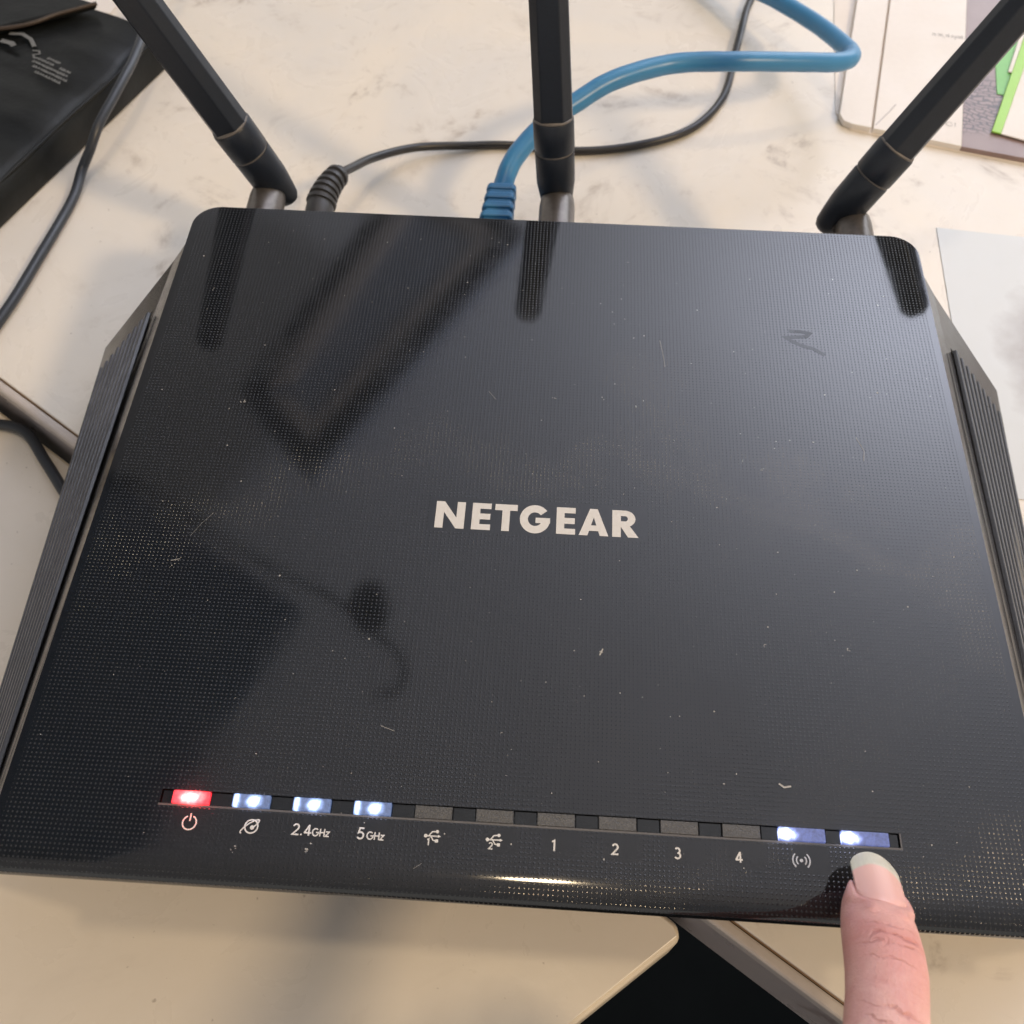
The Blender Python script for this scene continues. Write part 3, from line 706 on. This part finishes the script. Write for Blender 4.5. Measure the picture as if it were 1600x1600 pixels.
bm = bmesh.new(); tube(bm, catmull([p+Vector((0,0,.0026)) for p in (fl[4], fl[0], fl[1], fl[2])], 8), 0.0008, 10)
g = obj('tan_edging', bm, M['tan'], smooth=True); g.parent = flp
bm = bmesh.new(); rp = random.Random(8); ZC = 0.0182
def prt(u, v):
    p = ca + cd*(0.0725 - v - u*0.15) + cn*(0.0290 - u); return (p.x, p.y)
for row in range(5):
    u = (0.004, 0.001, 0.000, 0.002, 0.005)[row]; lim = (.010, .0175, .0185, .019, .0185)[row]
    while u < lim:
        w = rp.uniform(.0005, .0012)
        if not (row == 1 and .008 < u < .011):
            h = rp.uniform(.0005, .0010)
            stroke(bm, [prt(u, row*.0022+h), prt(u+w*.35, row*.0022-h*.2), prt(u+w, row*.0022+h*.8)], .00055, ZC)
        u += w + rp.uniform(.0002, .0005)
stroke(bm, [prt(*p) for p in ((-0.0045, .0000), (-0.0020, -.0012), (-0.0006, .0000), (-0.0025, .0018), (-0.0010, .0030), (.0006, .0022))], .0007, ZC)
stroke(bm, [prt(*p) for p in ((-0.0200, -.0030), (-0.0150, -.0056), (-0.0100, -.0050), (-0.0055, -.0022))], .0016, ZC)
stroke(bm, [prt(*p) for p in ((-0.0200, .0020), (-0.0150, .0010), (-0.0130, .0018))], .0022, ZC)
o = obj('faded_print', bm, M['faint']); keep(o, case)

# grey lead hanging over the case, round the frame edge and back under the router
Lw = [(-0.1654,0.2900,0.021),(-0.1654,0.2516,0.0200),(-0.1640,0.2142,0.0190),(-0.1657,0.1927,0.0178),(-0.1690,0.1755,0.0150),(-0.1722,0.1674,0.0095),(-0.1755,0.1620,0.0045),(-0.1759,0.1480,0.0022),(-0.1786,0.1185,0.0023),(-0.1815,0.0941,0.0023),(-0.1860,0.0760,0.0023),(-0.1960,0.0600,0.0020),
      (-0.2010,0.0530,-0.0030),(-0.1970,0.0510,-0.0110),(-0.1860,0.0565,-0.0128),(-0.1705,0.0553,-0.0128),(-0.1587,0.0432,-0.0128),(-0.1491,0.0320,-0.0128),(-0.1347,0.0150,-0.0128),(-0.10,-0.02,-0.0128)]
bm = bmesh.new(); tube(bm, catmull(Lw, 12), 0.0018, 14)
o = obj('grey_lead', bm, M['wire2'], smooth=True); tag(o, 'dark grey lead hanging off the black case and curving under the router', 'cable')

# ------------------------------------------------------------------ papers at the back right
bk = thing('booklet', 'white folded booklet with a printed keyboard photograph on its right page', 'booklet', (0.15, 0.24, 0))
def shp(name, pts, z0, z1, mat, par, bev=0.0002):
    bm = bmesh.new(); prism(bm, pts, z0, z1); o = obj(name, bm, mat, bevel=bev); keep(o, par); return o
cr = [(0.1100, 0.2160), (0.1112, 0.2120), (0.1145, 0.2100)]
shp('left_page', [(0.1320, 0.3200), *cr, (0.1212, 0.2083), (0.1455, 0.3200)], 0.0004, 0.0028, M['paper'], bk)
shp('back_page', [(0.1200, 0.3200), (0.1095, 0.2200), (0.1140, 0.2095), (0.1900, 0.1895), (0.2400, 0.1780), (0.26, 0.32)], 0.00005, 0.0004, M['paper2'], bk)
shp('right_page', [(0.1465, 0.3200), (0.1222, 0.2081), (0.1545, 0.1995), (0.1790, 0.3200)], 0.0004, 0.0026, M['paper'], bk)
shp('photo_page', [(0.1790, 0.3200), (0.1545, 0.1995), (0.2400, 0.1790), (0.26, 0.32)], 0.0004, 0.0024, M['photo'], bk)
bm = bmesh.new(); stroke(bm, [(0.1232, 0.2100), (0.1300, 0.2190), (0.1330, 0.2235)], 0.0005, 0.0027); o = obj('crease', bm, M['trim']); keep(o, bk)
bm = bmesh.new(); u = 0
rp = random.Random(2); x = 0.1555
while x < 0.1690:
    y = 0.2715 - (x-0.1555)*0.16; h = rp.choice((.0016, .0016, .0026, -.001))
    stroke(bm, [(x, y), (x+.0002, y+.0016 if h > 0 else y-.0009), (x+.0008, y+.0016), (x+.0008, y)] if rp.random() < .6 else [(x, y), (x+.0003, y+h)], .00025, 0.0027); x += rp.uniform(.0009, .0013)
o = obj('small_lettering', bm, M['ink']); keep(o, bk)
bm = bmesh.new(); stroke(bm, arc(0.1520, 0.2125, 0.0012, 0, 330, 12), .0003, 0.0027); stroke(bm, [(0.1540,0.2110),(0.1545,0.2135)], .0003, 0.0027); o = obj('small_mark', bm, M['ink']); keep(o, bk)
shp('green_patch', [(0.1745, 0.2330), (0.1840, 0.2300), (0.2000, 0.2800), (0.1840, 0.2900)], 0.0025, 0.0027, M['green2'], bk)
cardt = thing('white_card', 'white card with a lime green edge lying on the booklet at the right', 'card', (0.19, 0.24, 0))
shp('green_edge', [(0.1672, 0.2080), (0.1705, 0.2068), (0.2050, 0.2900), (0.2010, 0.2910)], 0.0029, 0.0036, M['green'], cardt)
shp('grey_edge', [(0.1815, 0.2470), (0.1829, 0.2465), (0.2010, 0.2910), (0.1990, 0.2915)], 0.0029, 0.0034, M['paper'], cardt)
shp('card_sheet', [(0.1705, 0.2068), (0.2350, 0.1800), (0.2700, 0.2650), (0.2050, 0.2900)], 0.0029, 0.0035, M['paper'], cardt)
sh = thing('paper_sheet', 'corner of white paper showing behind the black case', 'paper', (-0.22, 0.30, 0))
shp('sheet', [(-0.215, 0.272), (-0.196, 0.268), (-0.185, 0.330), (-0.235, 0.335)], 0.0003, 0.0006, M['paper'], sh)

fs_ = thing('added_grey_sheet', 'added pale blue grey sheet with a dark blotch, standing in for a tone of the marble right of the router', 'paper', (0.19, 0.12, 0))  # sheet added in place of a bluish tone on the marble
shp('sheet', [(0.1385, 0.1560), (0.2600, 0.1440), (0.2600, 0.0300), (0.1320, 0.0400)], 0.0001, 0.0003, M['grey_patch'], fs_, 0)

# ------------------------------------------------------------------ things added overhead, shaped for what the lid mirrors
def overhead(name, pts, z, th, mat, label, cat, frame=None, frame2=None):
    t = thing(name, label, cat, (sum(p[0] for p in pts)/len(pts), sum(p[1] for p in pts)/len(pts), z))
    bm = bmesh.new(); prism(bm, pts, z, z+th); keep(obj('panel', bm, mat, bevel=0.004), t)
    if frame:
        w, fmat = frame; c = Vector((t.location.x, t.location.y)); n = len(pts)
        for i in range(n):
            a, b = Vector(pts[i]), Vector(pts[(i+1) % n]); e = (b-a).normalized(); nn = Vector((-e.y, e.x)); nn = nn if nn.dot(c-a) > 0 else -nn
            bm = bmesh.new(); prism(bm, [tuple(a), tuple(b), tuple(b+nn*w-e*w), tuple(a+nn*w+e*w)], z-0.03-0.001*i, z-0.002); keep(obj('frame_bar', bm, fmat), t)
            if frame2:
                w2, m2 = frame2; a2 = a+nn*w+e*w; b2 = b+nn*w-e*w
                bm = bmesh.new(); prism(bm, [tuple(a2), tuple(b2), tuple(b2+nn*w2-e*w2), tuple(a2+nn*w2+e*w2)], z-0.018-0.001*i, z-0.002); keep(obj('inner_bar', bm, m2), t)
    return t
bm = bmesh.new(); box(bm, -3.2, 3.2, -2.5, 3.4, 1.95, 2.05); f = obj('ceiling', bm, M['ceil']); f['kind'] = 'structure'
overhead('added_framed_panel', [(-0.72, 1.31), (-0.52, 1.09), (-0.08, 1.90), (-0.42, 2.15)], 1.70, 0.05, M['slate'], 'slate coloured panel with black frame added overhead for its reflection in the lid', 'disc', (0.045, M['black']), (0.045, M['umber']))  # unseen frame and panel, added to give the lid a framed reflection
overhead('added_blue_panel', [(-1.6, 1.70), (-0.94, 1.04), (-0.49, 0.77), (-0.66, 0.40), (-0.8, -0.6), (-2.4, -0.6)], 1.70, 0.05, M['deep'], 'dark blue panel added overhead for its reflection in the front left of the lid', 'board')  # unseen slab, added to put dark blue into the lid's reflection
bm = bmesh.new(); tube(bm, catmull([(-1.9, 1.75, 1.72), (-0.989, 1.083, 1.7), (-0.934, 1.069, 1.7), (-0.715, 0.939, 1.7), (-0.557, 0.853, 1.7), (-0.424, 0.792, 1.7), (-0.334, 0.724, 1.7), (-0.273, 0.677, 1.7), (-0.255, 0.637, 1.7), (-0.268, 0.595, 1.7), (-0.309, 0.586, 1.7)], 8), 0.007, 12)
tag(obj('added_rail', bm, M['black'], smooth=True), 'thin dark curved rail added overhead for the line it mirrors in the lid', 'rail')  # tube added to draw a dark curved line in the lid
overhead('added_black_disc', arc(-0.35, 0.79, 0.040, 0, 342, 19, 0.052), 1.70, 0.06, M['black'], 'small round black disc added overhead for its dark reflection left of the lettering', 'disc')  # disc added to leave a dark spot in the lid's reflection

# ------------------------------------------------------------------ hand with the index finger on the lid
TIP = Vector((0.0656, -0.0864, 0.0556)); 
def rise(a, yaw): return Vector((math.sin(R(yaw))*math.cos(R(a)), -math.cos(R(yaw))*math.cos(R(a)), math.sin(R(a))))
d1, d2, d3 = rise(37, -12), rise(24, -17), rise(8, -8)
segs_ = [(0.0, TIP, d1), (0.0225, TIP+d1*0.0225, d2), (0.0465, TIP+d1*0.0225+d2*0.024, d3)]
def cl(s):
    if s < 0.0225: return TIP + d1*s
    if s < 0.0465: return segs_[1][1] + d2*(s-0.0225)
    return segs_[2][1] + d3*(s-0.0465)
def cls(s): return (cl(max(s-.004, -.001)) + cl(s)*2 + cl(s+.004))/4 if s > .004 else cl(s)
prof = [(0, .3, .3, .3), (.0003, 1.7, 1.2, 1.6), (.0010, 3.0, 2.1, 2.6), (.0022, 4.2, 2.9, 3.6), (.0040, 5.2, 3.6, 4.5), (.0065, 6.0, 4.3, 5.2), (.0095, 6.5, 4.9, 5.7), (.013, 6.8, 5.4, 5.9), (.018, 6.95, 5.9, 5.8),
        (.0225, 6.95, 6.1, 5.7), (.028, 6.75, 5.9, 5.9), (.034, 6.85, 6.0, 6.3), (.040, 7.4, 6.5, 6.4), (.0465, 8.0, 7.1, 6.4), (.053, 7.8, 6.8, 6.8), (.062, 7.9, 6.8, 7.4), (.075, 8.6, 7.4, 8.4), (.088, 9.6, 8.6, 9.6)]
S_ = [p[0] for p in prof]
bm = bmesh.new(); rr = []
for s in list(np.arange(0, .003, .0003)) + list(np.arange(.003, .0881, .0006)):
    w_, hd, hp = (np.interp(s, S_, [p[k] for p in prof])/1000 for k in (1, 2, 3))
    c = cls(s); T = (cls(s+.0005)-cls(max(s-.0005, 0))).normalized(); B = T.cross(Vector((0, 0, 1))).normalized(); Nn = B.cross(T)
    if Nn.z < 0: Nn = -Nn
    rr.append([bm.verts.new(c + B*(w_*0.965*math.cos(a)) + Nn*((hd if math.sin(a) > 0 else hp)*math.sin(a))) for a in (2*math.pi*k/48 for k in range(48))])
for a, b in zip(rr, rr[1:]):
    for k in range(48): bm.faces.new((a[k], a[(k+1) % 48], b[(k+1) % 48], b[k]))
bm.faces.new(rr[0][::-1]); bm.faces.new(rr[-1])
def capsule(bm, a, b, ra, rb, seg=28):
    a, b = Vector(a), Vector(b); d = (b-a); L = d.length; d.normalize(); pts, rs = [], []
    for th in range(-85, 1, 17): pts.append(a + d*(ra*math.sin(R(th)))); rs.append(ra*math.cos(R(th)))
    for th in range(17, 86, 17): pts.append(b + d*(rb*math.sin(R(th)))); rs.append(rb*math.cos(R(th)))
    tube(bm, pts, lambda i, t: rs[i], seg)
mcp = cls(0.086)
chains = [
    [(mcp, .0098), ((0.070, -0.232, 0.068), .0135)],
    [((0.0745, -0.172, 0.0815), .0100), ((0.0800, -0.1470, 0.0600), .0085), ((0.0790, -0.1560, 0.0400), .0074), ((0.0770, -0.1720, 0.0440), .0066)],
    [((0.0925, -0.177, 0.0770), .0096), ((0.0985, -0.1540, 0.0560), .0082), ((0.0965, -0.1640, 0.0380), .0072), ((0.0940, -0.1790, 0.0425), .0064)],
    [((0.1080, -0.185, 0.0700), .0086), ((0.1140, -0.1670, 0.0520), .0072), ((0.1115, -0.1750, 0.0370), .0062), ((0.1090, -0.1870, 0.0410), .0056)],
    [((0.058, -0.228, 0.058), .0145), ((0.0385, -0.203, 0.050), .0110), ((0.0440, -0.176, 0.0480), .0090), ((0.0590, -0.160, 0.0460), .0072)],
    [((0.0745, -0.172, 0.0795), .0100), ((0.078, -0.235, 0.066), .0145)], [((0.0925, -0.177, 0.0750), .0096), ((0.086, -0.236, 0.064), .0145)],
    [((0.1080, -0.185, 0.0680), .0086), ((0.094, -0.237, 0.062), .0135)], [(mcp - Vector((0, 0, .002)), .0085), ((0.1080, -0.185, 0.0670), .0080)],
    [((0.066, -0.195, 0.071), .0110), ((0.100, -0.200, 0.066), .0105)], [((0.064, -0.215, 0.067), .0130), ((0.096, -0.220, 0.063), .0130)],
    [((0.074, -0.238, 0.066), .0150), ((0.080, -0.262, 0.064), .0170), ((0.088, -0.33, 0.062), .0230), ((0.097, -0.42, 0.060), .0290)],
    [((0.089, -0.238, 0.064), .0150), ((0.093, -0.262, 0.062), .0165), ((0.102, -0.33, 0.060), .0220), ((0.110, -0.42, 0.058), .0270)],
]
for ch in chains:
    for (a, ra), (b, rb) in zip(ch, ch[1:]): capsule(bm, a, b, ra, rb)
me = bpy.data.meshes.new('hand'); bm.to_mesh(me); bm.free()
tmp = bpy.data.objects.new('hand_tmp', me); C.objects.link(tmp)
md = tmp.modifiers.new('r', 'REMESH'); md.mode = 'VOXEL'; md.voxel_size = 0.00055; md.use_smooth_shade = True
ms = tmp.modifiers.new('s', 'SMOOTH'); ms.factor = 0.5; ms.iterations = 8
dg = bpy.context.evaluated_depsgraph_get(); hm = bpy.data.meshes.new_from_object(tmp.evaluated_get(dg))
bpy.data.objects.remove(tmp)
n = len(hm.vertices); co = np.empty(n*3); hm.vertices.foreach_get('co', co); co = co.reshape(-1, 3)
B1 = d1.cross(Vector((0, 0, 1))).normalized(); N1 = B1.cross(d1); N1 = N1 if N1.z > 0 else -N1
rel = co - np.array(TIP)
s1 = rel @ np.array(d1); v1 = rel @ np.array(B1); n1 = rel @ np.array(N1)
# along-finger coordinate for the creases
c2 = np.array(segs_[1][1]); s2 = 0.0225 + (co-c2) @ np.array(d2); c3 = np.array(segs_[2][1]); s3 = 0.0465 + (co-c3) @ np.array(d3)
fs = np.where(s1 < 0.0225, s1, np.where(s2 < 0.0465, np.maximum(s2, 0.0225), np.maximum(s3, 0.0465)))
ax = np.array([list(cl(float(min(max(s, 0), .088)))) for s in fs]); dist = np.linalg.norm(co-ax, axis=1)
far = (dist > 0.013) | (fs > 0.085); fs = np.where(far, 0.2, fs)
def nail_n(s, v): return 0.0043 + 0.10*(s-0.000) - v*v/(2*0.0062)
NW = 0.0044
# nail bed pressed into the flesh with a raised fold round it
inx = np.abs(v1)/NW; cut = np.clip((s1-0.0078)/0.0040, 0, 1); rad = np.sqrt(inx**2 + cut**2*1.0)
near = (n1 > 0) & (s1 > -0.004) & (s1 < 0.014) & (np.abs(v1) < 0.0065) & ~far
inside = near & (rad < 1.0)
n_new = n1.copy(); n_new[inside] = np.minimum(n1[inside], nail_n(s1[inside], v1[inside]) - 0.00020)
ridge = near & (rad >= 1.0) & (rad < 1.40) & (s1 > 0.0012)
amt = np.sin((rad-1.0)/0.40*math.pi)*0.00038
n_new[ridge] = np.maximum(n1[ridge], nail_n(s1[ridge], np.clip(v1[ridge], -NW, NW)) - 0.0003) * 0.5 + n1[ridge]*0.5 + amt[ridge]
co2 = co + (n_new-n1)[:, None]*np.array(N1)[None, :]
origin = np.array(TIP)
hm.vertices.foreach_set('co', (co2-origin).ravel())
for nm, arr in (('fs', fs), ('fv', v1)):
    at = hm.attributes.new(nm, 'FLOAT', 'POINT'); at.data.foreach_set('value', arr.astype(np.float32))
hm.update()
hand = link('hand', hm, M['skin'], smooth=True); hand.location = TIP
tag(hand, 'pale human hand pressing its index fingertip on the router lid by the last light', 'hand')
# fingernail: curved plate with its own thickness, local x along, y across, z up
bm = bmesh.new(); U = 30; V = 20; top_, bot_ = {}, {}
for i in range(U+1):
    for j in range(V+1):
        vv = -1 + 2*j/V
        s_front = -0.0042 + 0.0042*(1-math.sqrt(max(0, 1-(vv*0.985)**2)))*1.0
        s_back = 0.0076 + 0.0036*math.sqrt(max(0, 1-(vv*0.97)**2))
        s = s_front + (s_back-s_front)*i/U; taper = 1.0
        v = vv*NW*(0.985 if s > 0 else 0.985)
        z = nail_n(s, v) + (0.0 if s > 0 else -0.12*abs(s)) - 0.00022*max(0, (i/U-0.92)/0.08)
        top_[i, j] = bm.verts.new((s, v, z)); bot_[i, j] = bm.verts.new((s, v, z-0.00042))
for i in range(U):
    for j in range(V):
        bm.faces.new((top_[i,j], top_[i+1,j], top_[i+1,j+1], top_[i,j+1])); bm.faces.new((bot_[i,j], bot_[i,j+1], bot_[i+1,j+1], bot_[i+1,j]))
bd_ = [(i, 0) for i in range(U)] + [(U, j) for j in range(V)] + [(i, V) for i in range(U, 0, -1)] + [(0, j) for j in range(V, 0, -1)]
for a, b in zip(bd_, bd_[1:]+bd_[:1]): bm.faces.new((top_[a], bot_[a], bot_[b], top_[b]))
bmesh.ops.recalc_face_normals(bm, faces=bm.faces)
nm_ = bpy.data.meshes.new('fingernail'); bm.to_mesh(nm_); bm.free()
nail = link('fingernail', nm_, M['nail'], smooth=True); nail.parent = hand
nail.data.set_sharp_from_angle(angle=R(50))
nail.matrix_local = Matrix(((d1.x, B1.x, N1.x, 0), (d1.y, B1.y, N1.y, 0), (d1.z, B1.z, N1.z, 0), (0, 0, 0, 1)))
